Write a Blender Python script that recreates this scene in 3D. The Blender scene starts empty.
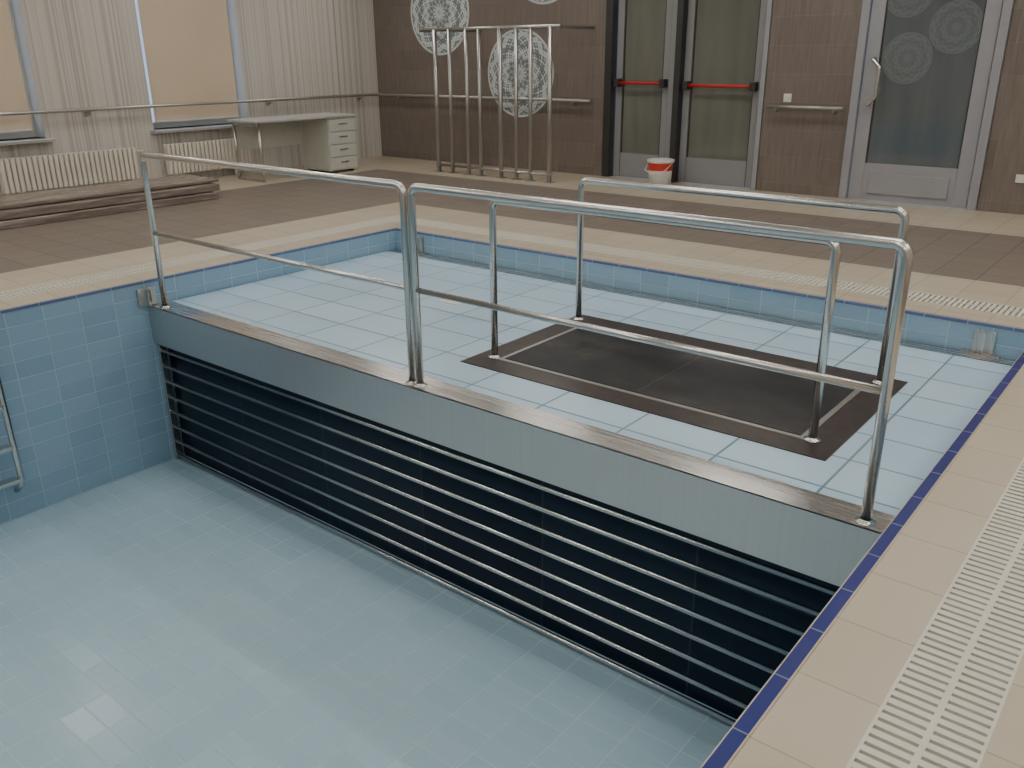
import bpy, bmesh, math, random
from mathutils import Vector, Matrix
random.seed(4)
W=5.38; D=2.56; HD=0.1925; XL=-4.74; YB=6.83; XR=8.2; YF=-7.0; PF=-6.0; ZB=-1.262; CEIL=3.45; BAR=HD+0.96

# ------------------------------------------------------------------ materials
class NT:
    def __init__(s,name):
        s.m=bpy.data.materials.new(name); s.m.use_nodes=True; s.t=s.m.node_tree
        s.b=s.t.nodes['Principled BSDF']
    def n(s,t,**k):
        x=s.t.nodes.new(t)
        for a,b in k.items(): setattr(x,a,b)
        return x
    def l(s,a,b): s.t.links.new(a,b)
    def math(s,op,a,b=None,c=None):
        x=s.n('ShaderNodeMath',operation=op)
        for i,v in enumerate((a,b,c)):
            if v is None: continue
            if isinstance(v,(int,float)): x.inputs[i].default_value=v
            else: s.l(v,x.inputs[i])
        return x.outputs[0]
    def mix(s,f,a,b,bt='MIX'):
        x=s.n('ShaderNodeMix',data_type='RGBA',blend_type=bt)
        for i,v in ((0,f),(6,a),(7,b)):
            if isinstance(v,(int,float)): x.inputs[i].default_value=v
            elif isinstance(v,tuple): x.inputs[i].default_value=v if len(v)==4 else v+(1,)
            else: s.l(v,x.inputs[i])
        return x.outputs[2]
    def pos(s):
        g=s.n('ShaderNodeNewGeometry'); sp=s.n('ShaderNodeSeparateXYZ'); s.l(g.outputs['Position'],sp.inputs[0]); return sp.outputs
    def vec(s,a,b,c=0.0):
        x=s.n('ShaderNodeCombineXYZ')
        for i,v in enumerate((a,b,c)):
            if isinstance(v,(int,float)): x.inputs[i].default_value=v
            else: s.l(v,x.inputs[i])
        return x.outputs[0]
    def noise(s,v,sc,det=3,rough=.5):
        x=s.n('ShaderNodeTexNoise'); x.inputs['Scale'].default_value=sc; x.inputs['Detail'].default_value=det; x.inputs['Roughness'].default_value=rough
        if v is not None: s.l(v,x.inputs['Vector'])
        return x.outputs['Fac']
    def ramp(s,f,pts):
        x=s.n('ShaderNodeValToRGB'); cr=x.color_ramp
        while len(cr.elements)<len(pts): cr.elements.new(.5)
        for e,(p,c) in zip(cr.elements,pts): e.position=p; e.color=c+(1,)
        s.l(f,x.inputs[0]); return x.outputs[0]
    def bump(s,h,st,dist=0.01):
        x=s.n('ShaderNodeBump'); x.inputs['Strength'].default_value=st; x.inputs['Distance'].default_value=dist
        s.l(h,x.inputs['Height']); s.l(x.outputs[0],s.b.inputs['Normal'])
    def set(s,col=None,rough=None,metal=None,spec=None):
        for k,v in (('Base Color',col),('Roughness',rough),('Metallic',metal),('Specular IOR Level',spec)):
            if v is None: continue
            if isinstance(v,tuple): v=v if len(v)==4 else v+(1,)
            if isinstance(v,(int,float,tuple)): s.b.inputs[k].default_value=v
            else: s.l(v,s.b.inputs[k])

def plain(name,col,rough=.5,metal=0,var=.06,sc=8):
    q=NT(name); g=q.n('ShaderNodeNewGeometry'); f=q.noise(g.outputs['Position'],sc)
    a=tuple(max(0,c*(1-var)) for c in col); b=tuple(min(1,c*(1+var)) for c in col)
    q.set(q.mix(f,a,b),rough,metal); return q.m

def tile(name,axes,w,h,c1,c2,grout,mort=.004,rough=.2,offx=0,offy=0,bump=.3,var=0,offset=0,streak=None,spec=.5,tilt=0):
    q=NT(name); P=q.pos(); ax={'x':P[0],'y':P[1],'z':P[2]}
    a=q.math('ADD',ax[axes[0]],offx); b=q.math('ADD',ax[axes[1]],offy); v=q.vec(a,b)
    br=q.n('ShaderNodeTexBrick'); br.offset=offset; br.offset_frequency=2; br.squash=1
    q.l(v,br.inputs['Vector'])
    for k,x in (('Scale',1),('Mortar Size',mort),('Mortar Smooth',.15),('Bias',0),('Brick Width',w),('Row Height',h)): br.inputs[k].default_value=x
    br.inputs['Color1'].default_value=c1+(1,); br.inputs['Color2'].default_value=c2+(1,); br.inputs['Mortar'].default_value=grout+(1,)
    col=br.outputs['Color']
    if streak:
        v2=q.vec(q.math('MULTIPLY',a,streak[0]),q.math('MULTIPLY',b,streak[1]))
        n=q.noise(v2,1,4,.6); col=q.mix(q.math('MULTIPLY',n,streak[2]),col,streak[3],'MULTIPLY')
    if var:
        n=q.noise(v,1.3,4); col=q.mix(q.ramp(n,[(.3,(0,0,0)),(.75,(var,var,var))]),col,(1,1,1),'MIX')
    rr=q.math('MULTIPLY_ADD',br.outputs['Fac'],.4,rough)
    q.set(col,rr,0,spec)
    hgt=q.math('MULTIPLY',q.math('SUBTRACT',1,br.outputs['Fac']),bump*.003)
    if tilt:
        ua=q.math('DIVIDE',a,w); ub=q.math('DIVIDE',b,h); ia=q.math('FLOOR',ua); ib=q.math('FLOOR',ub)
        wn=q.n('ShaderNodeTexWhiteNoise'); q.l(q.vec(ia,ib),wn.inputs['Vector'])
        sc=q.n('ShaderNodeSeparateColor'); q.l(wn.outputs['Color'],sc.inputs[0])
        ta=q.math('MULTIPLY',q.math('MULTIPLY',q.math('SUBTRACT',ua,ia),w),q.math('SUBTRACT',sc.outputs[0],.5))
        tb=q.math('MULTIPLY',q.math('MULTIPLY',q.math('SUBTRACT',ub,ib),h),q.math('SUBTRACT',sc.outputs[1],.5))
        hgt=q.math('ADD',hgt,q.math('MULTIPLY',q.math('ADD',ta,tb),tilt))
    q.bump(hgt,1.0,1.0)
    return q.m

def steel(name,col=.55,rough=.28,stretch=(60,60,1.5),amt=.12,metal=1.0,tint=(1,.98,.94),aniso=None):
    q=NT(name); P=q.pos(); v=q.vec(*[q.math('MULTIPLY',P[i],stretch[i]) for i in range(3)])
    n=q.noise(v,1,3); r=q.math('MULTIPLY_ADD',n,amt,rough-amt/2)
    c=q.mix(n,tuple(col*.93*t for t in tint),tuple(col*1.07*t for t in tint)); q.set(c,r,metal)
    if aniso:
        q.b.inputs['Anisotropic'].default_value=aniso[0]; q.l(q.vec(*aniso[1]),q.b.inputs['Tangent'])
    return q.m

M={}
M['pfloor']=tile('pool_floor_tile','xy',.245,.1205,(.365,.535,.64),(.39,.56,.665),(.49,.62,.66),.0035,.22,var=.04,bump=.25,tilt=.05,spec=.45)
WT=((.26,.41,.55),(.30,.46,.60),(.41,.55,.65))
M['pwx']=tile('pool_wall_tile_x','xz',.245,.1205,*WT,.0035,.2,offy=.05,tilt=.05)
M['pwy']=tile('pool_wall_tile_y','yz',.245,.1205,*WT,.0035,.2,offy=.05,tilt=.05)
M['plat']=tile('platform_tile','xy',.498,.332,(.42,.59,.73),(.48,.65,.78),(.12,.21,.28),.0065,.25,offy=.08,var=.08,bump=.6,tilt=.01)
M['navy']=tile('navy_trim_tile','xy',.25,.25,(.03,.04,.17),(.04,.05,.21),(.15,.18,.3),.003,.2)
M['rimb']=tile('blue_rim_tile','xy',.25,.25,(.10,.15,.32),(.12,.18,.36),(.3,.36,.44),.003,.2)
M['beige']=tile('beige_deck_tile','xy',.30,.30,(.47,.40,.30),(.51,.435,.33),(.38,.32,.24),.003,.35,var=.06,bump=.2)
M['brown']=tile('brown_deck_tile','xy',.30,.30,(.225,.187,.158),(.26,.213,.18),(.19,.158,.132),.003,.5,streak=(30,30,.8,(.55,.52,.5)),bump=.2)
M['wallb']=tile('brown_wall_tile','xz',.60,.30,(.225,.188,.165),(.265,.222,.195),(.31,.27,.24),.0025,.32,streak=(45,2.5,1.0,(.45,.42,.40)),bump=.2)
M['steel']=steel('brushed_steel')
M['tube']=steel('polished_steel_tube',.66,.25,(3,3,3),.05,1.0)
M['wsteel']=steel('wall_steel',.45,.36,(3,3,3),.05,.9)
M['fascia']=steel('steel_fascia',.68,.34,(40,40,.8),.10,1.0,(1,.965,.93),(.85,(0.0,0.0,1.0)))
M['strip']=steel('steel_top_strip',.62,.27,(.8,40,40),.12,1.0,(1,.975,.94),(.6,(0.0,1.0,0.0)))
M['dark']=plain('dark_channel',(.10,.085,.065),.6)
M['white']=plain('white_paint',(.72,.71,.67),.4)
M['cream']=plain('cream_radiator',(.70,.66,.58),.35)
M['slat']=plain('white_grate_plastic',(.66,.63,.55),.45)
M['alu']=plain('grey_aluminium',(.25,.25,.26),.35)
M['alu2']=plain('pale_aluminium',(.31,.31,.335),.35)
M['red']=plain('red_push_bar',(.50,.02,.02),.35)
M['orange']=plain('bucket_red',(.60,.05,.03),.4)
M['blind']=plain('beige_roller_blind',(.66,.53,.40),.8,sc=2)
M['sill']=plain('grey_window_sill',(.36,.38,.40),.3)
M['desk']=plain('desk_top_grey',(.50,.50,.48),.4)
M['deskw']=plain('desk_white_drawer',(.60,.61,.55),.4)
M['dgrey']=plain('dark_grey_frame',(.035,.032,.03),.4)
M['ceil']=plain('ceiling_white',(.75,.74,.71),.8)
M['rw']=plain('room_wall_paint',(.55,.50,.44),.8)
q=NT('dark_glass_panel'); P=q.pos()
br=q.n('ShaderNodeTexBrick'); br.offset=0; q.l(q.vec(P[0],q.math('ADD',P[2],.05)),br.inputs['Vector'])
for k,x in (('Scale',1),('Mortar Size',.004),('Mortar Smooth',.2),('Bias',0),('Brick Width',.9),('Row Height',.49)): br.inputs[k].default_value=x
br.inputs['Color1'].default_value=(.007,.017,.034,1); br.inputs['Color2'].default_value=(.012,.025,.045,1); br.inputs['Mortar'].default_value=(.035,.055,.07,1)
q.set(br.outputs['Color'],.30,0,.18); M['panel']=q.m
q=NT('dark_rubber_mat'); P=q.pos(); v=q.vec(P[0],P[1]); n=q.noise(v,2.2,6,.7)
q.set(q.ramp(n,[(.38,(.008,.009,.014)),(.55,(.025,.023,.025)),(.72,(.065,.056,.052))]),.42,0,.35); M['mat']=q.m
q=NT('dark_mat_border'); P=q.pos(); n=q.noise(q.vec(P[0],P[1]),14,4,.6)
q.set(q.ramp(n,[(.3,(.030,.022,.020)),(.7,(.06,.045,.040))]),.3); M['matb']=q.m
q=NT('striped_wallpaper'); P=q.pos()
n1=q.noise(q.vec(q.math('MULTIPLY',P[1],9.0),0.0),1,5,.75)
n2=q.noise(q.vec(q.math('MULTIPLY',P[1],38.0),3.0),1,2,.5)
c=q.ramp(n1,[(.34,(.36,.30,.26)),(.44,(.54,.49,.43)),(.50,(.70,.67,.62)),(.58,(.46,.44,.42)),(.66,(.68,.64,.59))])
c=q.mix(q.math('MULTIPLY',n2,.45),c,(.42,.40,.40),'MULTIPLY'); q.set(c,.8); M['stripe']=q.m
def glass(name,a,b):
    q=NT(name); P=q.pos(); n=q.noise(q.vec(q.math('MULTIPLY',P[0],6),q.math('MULTIPLY',P[2],.6)),1,3)
    q.set(q.mix(n,a,b),.05,0,.7); return q.m
M['glassg']=glass('dim_green_glass',(.10,.105,.09),(.18,.185,.16))
M['glassd']=glass('dim_grey_glass',(.075,.088,.097),(.14,.158,.168))
def medal(name,c0,c1,R,fade=1):
    q=NT(name); tc=q.n('ShaderNodeTexCoord'); sp=q.n('ShaderNodeSeparateXYZ'); q.l(tc.outputs['Object'],sp.inputs[0])
    x,z=sp.outputs[0],sp.outputs[2]
    r=q.math('DIVIDE',q.math('SQRT',q.math('ADD',q.math('MULTIPLY',x,x),q.math('MULTIPLY',z,z))),R)
    th=q.math('ARCTAN2',x,z)
    s1=q.math('SINE',q.math('MULTIPLY',th,12)); s2=q.math('SINE',q.math('MULTIPLY',th,36)); r1=q.math('SINE',q.math('MULTIPLY',r,30)); r2=q.math('SINE',q.math('MULTIPLY',r,70))
    p=q.math('ADD',q.math('MULTIPLY',s1,r1),q.math('MULTIPLY',s2,r2))
    p=q.math('ADD',p,q.math('MULTIPLY',q.math('SINE',q.math('MULTIPLY',r,17)),.7))
    f=q.n('ShaderNodeMapRange'); f.inputs[1].default_value=-.25; f.inputs[2].default_value=.30; q.l(p,f.inputs[0])
    edge=q.math('GREATER_THAN',r,.95); ff=q.math('MAXIMUM',f.outputs[0],edge)
    q.set(q.mix(ff,c0,c1),.4 if fade==1 else .05); return q.m
M['medal']=medal('lace_medallion',(.17,.20,.22),(.56,.60,.60),.58)
M['medal2']=medal('frosted_medallion',(.125,.142,.15),(.158,.178,.187),.25,0)
q=NT('wrapped_boards'); P=q.pos(); n=q.noise(q.vec(q.math('MULTIPLY',P[0],7),q.math('MULTIPLY',P[1],1.6),q.math('MULTIPLY',P[2],20)),1,5,.7)
q.set(q.ramp(n,[(.3,(.14,.11,.095)),(.55,(.26,.215,.185)),(.75,(.48,.44,.41))]),.25); M['board']=q.m
q=NT('ceiling_lamp_glow'); q.b.inputs['Emission Color'].default_value=(1,.965,.895,1); q.b.inputs['Emission Strength'].default_value=20; M['lamp']=q.m

# ------------------------------------------------------------------ mesh builder
class Obj:
    def __init__(s,name,loc=(0,0,0)):
        s.name=name; s.bm=bmesh.new(); s.mats=[]; s.loc=Vector(loc)
    def mi(s,m):
        m=M[m]
        if m not in s.mats: s.mats.append(m)
        return s.mats.index(m)
    def box(s,x0,x1,y0,y1,z0,z1,mat,bev=0):
        vs=[s.bm.verts.new(Vector(c)-s.loc) for c in [(x0,y0,z0),(x1,y0,z0),(x1,y1,z0),(x0,y1,z0),(x0,y0,z1),(x1,y0,z1),(x1,y1,z1),(x0,y1,z1)]]
        fs=[s.bm.faces.new([vs[i] for i in f]) for f in ((3,2,1,0),(4,5,6,7),(0,1,5,4),(1,2,6,5),(2,3,7,6),(3,0,4,7))]
        k=s.mi(mat)
        for f in fs: f.material_index=k
        if bev:
            es=list({e for f in fs for e in f.edges})
            bmesh.ops.bevel(s.bm,geom=es,offset=bev,segments=2,affect='EDGES',profile=.5)
        return s
    def ring(s,c,ax1,ax2,r,n): return [s.bm.verts.new(c+ax1*(r*math.cos(2*math.pi*i/n))+ax2*(r*math.sin(2*math.pi*i/n))-s.loc) for i in range(n)]
    def tube(s,pts,r,mat,fil=0,n=14,cap=True):
        pts=[Vector(p) for p in pts]; P=[]
        N=len(pts)
        for i,p in enumerate(pts):
            if fil and 0<i<N-1:
                a=pts[i-1]; b=pts[i+1]; da=(a-p).normalized(); db=(b-p).normalized()
                ang=da.angle(db)
                if ang>3.1: P.append(p); continue
                t=min(fil/math.tan(ang/2),(a-p).length*.49,(b-p).length*.49); R=t*math.tan(ang/2)
                cdir=(da+db).normalized(); C=p+cdir*(R/math.sin(ang/2))
                A=p+da*t-C; Bv=p+db*t-C; tot=A.angle(Bv)
                for k in range(7):
                    u=k/6; P.append(C+(A*math.sin((1-u)*tot)+Bv*math.sin(u*tot))/math.sin(tot))
            else: P.append(p)
        k=s.mi(mat); rings=[]; prev=None
        L=len(P)
        for i,p in enumerate(P):
            t=(P[min(i+1,L-1)]-P[max(i-1,0)]).normalized()
            if prev is None: a=t.orthogonal().normalized()
            else: a=(prev-t*prev.dot(t)).normalized()
            prev=a; b=t.cross(a); rings.append(s.ring(p,a,b,r,n))
        for ra,rb in zip(rings,rings[1:]):
            for i in range(n):
                f=s.bm.faces.new((ra[i],ra[(i+1)%n],rb[(i+1)%n],rb[i])); f.material_index=k; f.smooth=True
        if cap:
            for rg in (rings[0][::-1],rings[-1]):
                f=s.bm.faces.new(rg); f.material_index=k
        return s
    def lathe(s,c,prof,mat,n=28):
        c=Vector(c); k=s.mi(mat)
        rg=[s.ring(c+Vector((0,0,z)),Vector((1,0,0)),Vector((0,1,0)),max(r,.0005),n) for r,z in prof]
        for j,(a,b) in enumerate(zip(rg,rg[1:])):
            for i in range(n):
                f=s.bm.faces.new((a[i],a[(i+1)%n],b[(i+1)%n],b[i])); f.material_index=k; f.smooth=True
        return s
    def done(s,parent=None):
        bmesh.ops.recalc_face_normals(s.bm,faces=s.bm.faces)
        me=bpy.data.meshes.new(s.name); s.bm.to_mesh(me); s.bm.free()
        for m in s.mats: me.materials.append(m)
        o=bpy.data.objects.new(s.name,me); bpy.context.collection.objects.link(o); o.location=s.loc
        if parent: o.parent=parent
        return o

# ------------------------------------------------------------------ floor deck
TW=.048
o=Obj('floor')
xs=sorted({XL-.3,-3.5,-1.10,-.50,-.26,-TW,0,W,W+TW,W+.26,W+.50,W+1.1,XR+.2})
ys=sorted({YF-.2,PF-.9,PF-.5,PF-.26,PF-TW,PF,D,D+TW,D+.26,D+.50,D+1.10,5.60,YB+.2})
for i in range(len(xs)-1):
    for j in range(len(ys)-1):
        cx=(xs[i]+xs[i+1])/2; cy=(ys[j]+ys[j+1])/2
        d=max(-cx,cx-W,cy-D,PF-cy)
        if d<TW: continue
        if .26<d<.50:
            o.box(xs[i],xs[i+1],ys[j],ys[j+1],HD-.2,HD-.06,'dark'); continue
        mat='beige'
        if d>1.1 and cx>-3.5 and cy<5.6: mat='brown'
        o.box(xs[i],xs[i+1],ys[j],ys[j+1],HD-.2,HD,mat)
o.done()
o=Obj('pool_coping')
z0,z1=HD-.024,HD+.002
o.box(-TW,.002,PF-TW,D+TW,z0,z1,'beige',.004)
o.box(-.012,.004,PF,D,z0,z1+.001,'rimb',.003)
o.box(-TW,W+TW,D-.002,D+TW,z0,z1,'beige',.004)
o.box(0,W,D-.004,D+.012,z0,z1+.001,'rimb',.003)
o.box(W-.003,W+TW,PF-TW,D+TW,z0,z1+.002,'navy',.006)
o.box(-TW,W+TW,PF-TW,PF+.003,z0,z1,'rimb',.006)
o.done()
o=Obj('pool_basin')
o.box(-.25,W+.25,PF-.25,D+.25,ZB-.2,ZB,'pfloor')
t=TW-.001
o.box(-t,0,PF,D,ZB,z0-.0005,'pwy'); o.box(W,W+t,PF,D,ZB,z0-.0005,'pwy')
o.box(-t,W+t,D,D+t,ZB,z0-.0005,'pwx'); o.box(-t,W+t,PF-t,PF,ZB,z0-.0005,'pwx')
o.done()
o=Obj('drain_grate')
def slats(run,fix0,fix1,a,b):
    mid=(fix0+fix1)/2; t=a
    while t<b:
        for (u,v) in ((fix0+.008,mid-.008),(mid+.008,fix1-.008)):
            if run=='y': o.box(u,v,t,t+.021,HD-.03,HD+.001,'slat')
            else: o.box(t,t+.021,u,v,HD-.03,HD+.001,'slat')
        t+=.034
    for (u,v) in ((fix0,fix0+.008),(mid-.008,mid+.008),(fix1-.008,fix1)):
        if run=='y': o.box(u,v,a,b,HD-.032,HD+.002,'slat')
        else: o.box(a,b,u,v,HD-.032,HD+.002,'slat')
slats('y',W+.26,W+.50,PF,D+.26); slats('y',-.50,-.26,PF,D+.26)
slats('x',D+.26,D+.50,-.50,W+.50)
o.done()

# ------------------------------------------------------------------ movable platform
o=Obj('movable_floor_platform')
o.box(.012,W-.006,.18,2.43,-.08,-.001,'plat')
o.box(.012,W-.006,.012,.18,-.012,.002,'strip')
o.box(.012,W-.006,0,.012,-.285,.002,'fascia')
o.box(.012,W-.006,.012,.055,-.285,-.25,'steel')
o.box(.012,W-.006,2.43,2.548,-.08,.002,'strip')
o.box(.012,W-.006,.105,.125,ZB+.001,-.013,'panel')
o.box(.012,.045,.02,.07,ZB+.001,-.286,'tube'); o.box(W-.045,W-.01,.02,.07,ZB+.001,-.286,'tube')
for i in range(8):
    z=-.345-.1255*i
    o.tube([(.03,.035,z),(W-.02,.035,z)],.0135,'tube')
o.done()
o=Obj('hatch_mat')
a,b,c,d=2.68,4.90,.50,1.77
o.box(a,b,c,d,.0,.004,'matb'); o.box(a+.16,b-.16,c+.16,d-.16,.004,.007,'wsteel')
o.box(a+.19,b-.19,c+.19,d-.19,.007,.010,'mat')
o.box((a+b)/2-.004,(a+b)/2+.004,c+.21,d-.21,.010,.0105,'matb')
o.done()
for i,(x0,x1,y0,y1) in enumerate([(.25,.37,D-.02,D-.002),(5.05,5.17,D-.02,D-.002)]):
    o=Obj('steel_guide_bracket'); o.box(x0,x1,y0,y1,.003,.15,'steel',.003)
    o.box((x0+x1)/2-.008,(x0+x1)/2+.008,y0-.02,y0,.003,.14,'tube'); o.box(x0-.05,x1+.05,y0-.03,y1,.002,.012,'steel'); o.done()
o=Obj('steel_guide_bracket'); o.box(.001,.02,-.07,.07,.01,.14,'steel',.003); o.box(.02,.06,-.012,.012,.003,.13,'tube'); o.done()
o=Obj('deck_drain_cover'); o.box(1.62,1.82,1.42,1.50,0,.003,'slat'); o.done()

# ------------------------------------------------------------------ railings
R=.021
def railing(x0,x1,y,zt,mid=None,zb=.002,name='steel_railing'):
    o=Obj(name); o.tube([(x0,y,zb),(x0,y,zt),(x1,y,zt),(x1,y,zb)],R,'tube',.05)
    if mid: o.tube([(x0,y,mid),(x1,y,mid)],.016,'tube')
    for x in (x0,x1): o.lathe((x,y,zb),[(.0,0),(.040,0),(.040,.005),(.026,.008),(.022,.016)],'tube')
    o.done()
railing(.147,2.715,.06,1.1,.552); railing(2.775,5.22,.06,1.1,.552)
railing(2.80,4.77,.68,.955,zb=.006); railing(2.74,4.78,1.66,.955,zb=.004)

o=Obj('pool_ladder')
for y in (-1.15,-1.68):
    o.tube([(-.15,y,HD),(-.15,y,HD+.75),(.12,y,HD+.75),(.14,y,-.95),(.02,y,-1.05)],.02,'tube',.10)
for z in (-.12,-.40,-.68,-.92):
    o.box(.10,.18,-1.66,-1.17,z-.012,z+.012,'tube',.004)
o.done()

# ------------------------------------------------------------------ room shell
w=Obj('wall_left'); wins=[(-2.6,-1.2),(.35,1.58),(2.93,4.37)]; zs,zt=.86,3.05
edges=[YF]+[v for p in wins for v in p]+[YB]
for i in range(0,len(edges),2): w.box(XL-.3,XL,edges[i],edges[i+1],HD,CEIL,'stripe')
for a,b in wins: w.box(XL-.3,XL,a,b,HD,zs,'stripe'); w.box(XL-.3,XL,a,b,zt,CEIL,'stripe')
w.done()
for i,(a,b) in enumerate(wins):
    o=Obj('window_%d'%(i+1)); x=XL-.26
    o.box(x-.03,x+.03,a,a+.07,zs,zt,'white'); o.box(x-.03,x+.03,b-.07,b,zs,zt,'white')
    o.box(x-.03,x+.03,a+.07,b-.07,zs,zs+.07,'white'); o.box(x-.03,x+.03,a+.07,b-.07,zt-.07,zt,'white'); o.box(x-.03,x+.03,(a+b)/2-.04,(a+b)/2+.04,zs+.07,zt-.07,'white')
    o.box(XL-.10,XL-.095,a+.09,b-.09,zs+.10,zt-.05,'blind'); o.box(XL-.11,XL-.085,a+.09,b-.09,zs+.08,zs+.10,'white')
    o.tube([(XL-.10,a+.02,zt-.05),(XL-.10,b-.02,zt-.05)],.03,'white')
    o.box(XL-.23,XL+.14,a-.05 if i else a,b+.05,zs-.035,zs,'sill',.005)
    o.done()
w=Obj('wall_back')
op=[(-.47,1.72),(2.70,4.12)]; DT=2.75
w.box(XL-.3,-.47,YB,YB+.25,HD,CEIL,'wallb'); w.box(1.72,2.70,YB,YB+.25,HD,CEIL,'wallb'); w.box(4.12,XR+.2,YB,YB+.25,HD,CEIL,'wallb')
for a,b in op: w.box(a,b,YB,YB+.25,DT,CEIL,'wallb')
w.done()
Obj('wall_right').box(XR,XR+.2,YF,YB,HD,CEIL,'rw').done()
Obj('wall_front').box(XL-.3,XR+.2,YF-.2,YF,HD,CEIL,'rw').done()
Obj('ceiling').box(XL-.3,XR+.2,YF-.2,YB+.25,CEIL,CEIL+.15,'ceil').done()
for x in (-3.2,-.4,2.4,5.2,7.4):
    for y in (-5,-2.4,.3,2.9,5.4):
        o=Obj('ceiling_lamp'); o.box(x-.62,x+.62,y-.17,y+.17,CEIL-.05,CEIL-.001,'white'); o.box(x-.58,x+.58,y-.13,y+.13,CEIL-.056,CEIL-.05,'lamp'); o.done()
def leaf(o,x0,x1,y,fr,gl,zlow,zt=DT,st=.10):
    o.box(x0,x0+st,y-.03,y+.03,HD+.01,zt,fr,.004); o.box(x1-st,x1,y-.03,y+.03,HD+.01,zt,fr,.004)
    o.box(x0+st,x1-st,y-.03,y+.03,HD+.01,zlow,fr,.004); o.box(x0+st,x1-st,y-.03,y+.03,zt-.1,zt,fr,.004)
    o.box(x0+st,x1-st,y-.008,y+.008,zlow,zt-.1,gl)
    o.box(x0+st,x0+st+.012,y-.02,y-.005,zlow,zt-.1,'dgrey'); o.box(x1-st-.012,x1-st,y-.02,y-.005,zlow,zt-.1,'dgrey')
def push(o,x0,x1,y,z):
    o.tube([(x0,y-.10,z),(x1,y-.10,z)],.019,'red')
    for x in (x0,x1): o.box(x-.035,x+.035,y-.13,y-.03,z-.05,z+.05,'dgrey',.008)
o=Obj('door_1'); y=YB+.10
o.box(-.465,-.36,YB-.02,YB+.2,HD,DT-.002,'dgrey',.004); leaf(o,-.34,.44,y,'alu','glassg',HD+.32); push(o,-.28,.38,y,1.38)
o.box(.45,.53,YB+.02,YB+.2,HD,DT,'alu',.004); o.done()
o=Obj('door_2'); o.box(.54,.62,YB-.02,YB+.2,HD,DT,'dgrey',.004)
leaf(o,.63,1.64,y,'alu','glassg',HD+.32); push(o,.70,1.57,y,1.36); o.box(1.65,1.715,YB-.01,YB+.2,HD,DT,'alu2',.004); o.done()
o=Obj('door_3'); y=YB+.03
o.box(2.705,2.79,YB-.03,YB+.2,HD,DT,'alu2',.006); o.box(4.03,4.115,YB-.03,YB+.2,HD,DT,'alu2',.006)
leaf(o,2.80,4.02,y,'alu2','glassd',HD+.40,st=.14)
o.box(3.0,3.82,y-.045,y-.028,HD+.08,HD+.30,'alu2',.006)
o.tube([(2.90,y-.03,1.20),(2.90,y-.11,1.20),(2.99,y-.14,1.28),(2.99,y-.14,1.58),(2.90,y-.11,1.66),(2.90,y-.03,1.66)],.019,'tube',.04)
for z in (.45,1.5,2.3): o.tube([(4.03,y-.045,z-.06),(4.03,y-.045,z+.06)],.014,'alu')
door3=o.done()
def disc(name,x,z,r,y,mat,parent=None):
    o=Obj(name,(x,y,z)); k=o.mi(mat)
    n=64
    f=[o.bm.verts.new((r*math.cos(2*math.pi*i/n),-.002,r*math.sin(2*math.pi*i/n))) for i in range(n)]
    g=[o.bm.verts.new((v.co.x,.003,v.co.z)) for v in f]
    o.bm.faces.new(f).material_index=k
    for i in range(n): o.bm.faces.new((f[i],f[(i+1)%n],g[(i+1)%n],g[i])).material_index=k
    return o.done(parent)
disc('wall_medallion',-3.35,2.30,.58,YB-.004,'medal'); disc('wall_medallion',-1.86,1.48,.58,YB-.004,'medal'); disc('wall_medallion',-1.45,2.92,.58,YB-.004,'medal')
for k,(x,z) in enumerate([(3.22,1.66),(3.64,1.95),(3.15,2.3)]): disc('frosted_disc_%d'%(k+1),x,z,.25,YB+.018,'medal2',door3)

o=Obj('wall_handrail')
o.tube([(XL+.09,-6.0,BAR),(XL+.09,YB-.09,BAR),(-.62,YB-.09,BAR)],.02,'wsteel',.03)
for yy in (-4.5,-3,-.6,2.1,4.7,6.4): o.tube([(XL+.0,yy,BAR-.05),(XL+.09,yy,BAR-.05),(XL+.09,yy,BAR-.01)],.009,'wsteel',.02); o.tube([(XL+.002,yy,BAR-.05),(XL+.01,yy,BAR-.05)],.035,'wsteel')
for xx in (-4.2,-2.6,-.9): o.tube([(xx,YB,BAR-.05),(xx,YB-.09,BAR-.05),(xx,YB-.09,BAR-.01)],.009,'wsteel',.02)
o.done()
o=Obj('wall_handrail'); o.tube([(1.80,YB-.09,BAR),(2.66,YB-.09,BAR)],.02,'wsteel')
for xx in (1.9,2.56): o.tube([(xx,YB,BAR-.05),(xx,YB-.09,BAR-.05),(xx,YB-.09,BAR-.01)],.009,'wsteel',.02)
o.done()
o=Obj('light_switch'); o.box(1.95,2.04,YB-.012,YB,1.20,1.29,'white',.004); o.box(1.965,2.025,YB-.018,YB-.012,1.215,1.275,'white',.003); o.done()
o=Obj('wall_socket'); o.box(4.42,4.50,YB-.012,YB,.50,.58,'white',.004); o.done()

def radiator(y0,y1,z0,z1):
    o=Obj('radiator'); n=int((y1-y0)/.06)
    for i in range(n):
        y=y0+i*.06
        o.box(XL+.05,XL+.16,y+.006,y+.052,z0,z1,'cream',.012)
    o.tube([(XL+.105,y0,z0+.05),(XL+.105,y0+n*.06,z0+.05)],.022,'cream'); o.tube([(XL+.105,y0,z1-.05),(XL+.105,y0+n*.06,z1-.05)],.022,'cream')
    o.box(XL+.06,XL+.08,y0+.2,y0+.24,HD,z0+.02,'white'); o.box(XL+.06,XL+.08,y1-.3,y1-.26,HD,z0+.02,'white')
    o.tube([(XL+.105,y1-.03,z1-.05),(XL+.105,y1+.06,z1-.05),(XL+.02,y1+.06,z1-.05)],.01,'white',.03); o.done()
radiator(.95,2.62,.30,.68); radiator(2.98,4.3,.30,.68)

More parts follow.
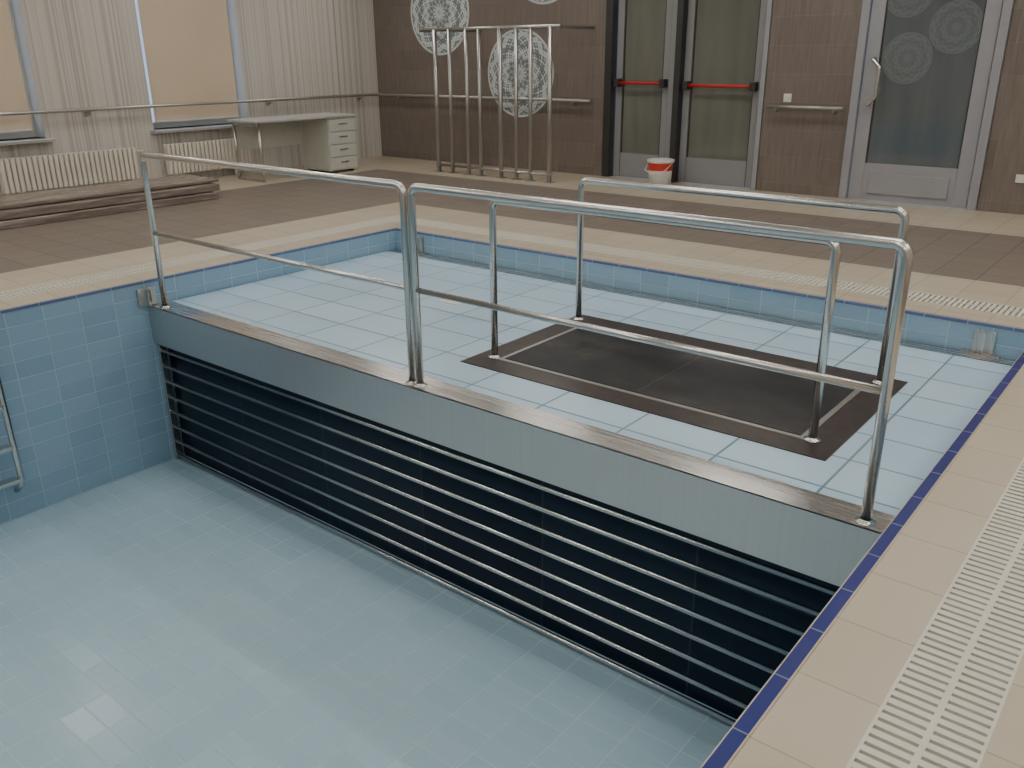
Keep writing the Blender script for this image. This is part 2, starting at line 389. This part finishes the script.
o=Obj('office_desk'); x0,x1,y0,y1,zt=-4.28,-3.62,3.70,5.35,HD+.77
o.box(x0,x1,y0,y1,zt-.028,zt,'desk',.004)
yy=y0+.06
o.tube([(x0+.06,yy,HD),(x0+.06,yy,zt-.03)],.02,'steel'); o.tube([(x1-.06,yy,HD),(x1-.06,yy,zt-.03)],.02,'steel')
o.box(x0+.06,x1-.06,yy-.012,yy+.012,zt-.08,zt-.028,'steel'); o.box(x0+.06,x1-.06,yy-.02,yy+.02,HD,HD+.03,'steel')
o.box(x0+.03,x0+.045,y0+.1,y1-.5,zt-.40,zt-.028,'deskw')
o.box(x0+.05,x1-.03,y1-.50,y1-.01,HD+.03,zt-.028,'deskw',.004)
for k in range(4):
    z=HD+.05+k*.17; o.box(x1-.032,x1-.012,y1-.49,y1-.02,z,z+.16,'deskw',.003); o.box(x1-.012,x1,y1-.32,y1-.18,z+.09,z+.105,'steel')
for a in (y1-.45,y1-.06): o.box(x0+.1,x1-.08,a-.02,a+.02,HD,HD+.03,'dgrey')
o.done()

o=Obj('wrapped_board_stack')
for k in range(2):
    dx=(.02,-.02)[k]
    o.box(-3.84+dx,-2.98+dx,-.9-k*.05,2.6+k*.06,HD+.085*k+.001,HD+.085*k+.078,'board',.010)
o.box(-3.82,-3.10,-.7,2.72,HD+.172,HD+.205,'board',.006)
o.done()

o=Obj('steel_rail_rack'); y=5.90; zt=2.04
o.tube([(-2.84,y,zt),(-.50,y,zt)],.024,'wsteel'); o.tube([(-2.62,y,HD+.10),(-.62,y,HD+.10)],.018,'wsteel')
for i,x in enumerate([-2.58,-2.32,-2.02,-1.80,-1.45,-1.19,-.96,-.66]):
    o.tube([(x,y,HD),(x,y,zt)],.030 if i in (0,4,7) else .025,'wsteel'); o.box(x-.05,x+.05,y-.05,y+.05,HD,HD+.008,'wsteel')
for x in (-2.58,-.66): o.tube([(x,y,zt),(x,YB,zt)],.02,'wsteel')
o.done()
o=Obj('plastic_bucket'); c0=(.60,6.50,HD); o.lathe(c0,[(0,0),(.135,0),(.145,.19)],'white'); o.lathe(c0,[(.145,.19),(.155,.28)],'orange'); o.lathe(c0,[(.155,.28),(.168,.285),(.168,.315),(.155,.32),(0,.32)],'white')
o.tube([(.44,6.50,HD+.28),(.46,6.36,HD+.20),(.60,6.31,HD+.15),(.74,6.36,HD+.20),(.76,6.50,HD+.28)],.005,'white',.03); o.done()

# ------------------------------------------------------------------ world, camera
wd=bpy.data.worlds.new('world'); bpy.context.scene.world=wd; wd.use_nodes=True
wd.node_tree.nodes['Background'].inputs[0].default_value=(.45,.62,.9,1); wd.node_tree.nodes['Background'].inputs[1].default_value=1.2
cx,cy,cz,yaw,pi,ro,f=6.0187,-3.1302,1.7327,0.6807,0.3648,-0.0078,864.3736
fw=Vector((-math.sin(yaw)*math.cos(pi),math.cos(yaw)*math.cos(pi),-math.sin(pi))); r=Vector((math.cos(yaw),math.sin(yaw),0)); u=r.cross(fw)
r2=r*math.cos(ro)+u*math.sin(ro); u2=-r*math.sin(ro)+u*math.cos(ro)
cd=bpy.data.cameras.new('camera'); cd.sensor_width=36; cd.lens=f*36/1024; cd.clip_start=.05
co=bpy.data.objects.new('camera',cd); bpy.context.collection.objects.link(co)
co.matrix_world=Matrix(((r2.x,u2.x,-fw.x,cx),(r2.y,u2.y,-fw.y,cy),(r2.z,u2.z,-fw.z,cz),(0,0,0,1)))
bpy.context.scene.camera=co
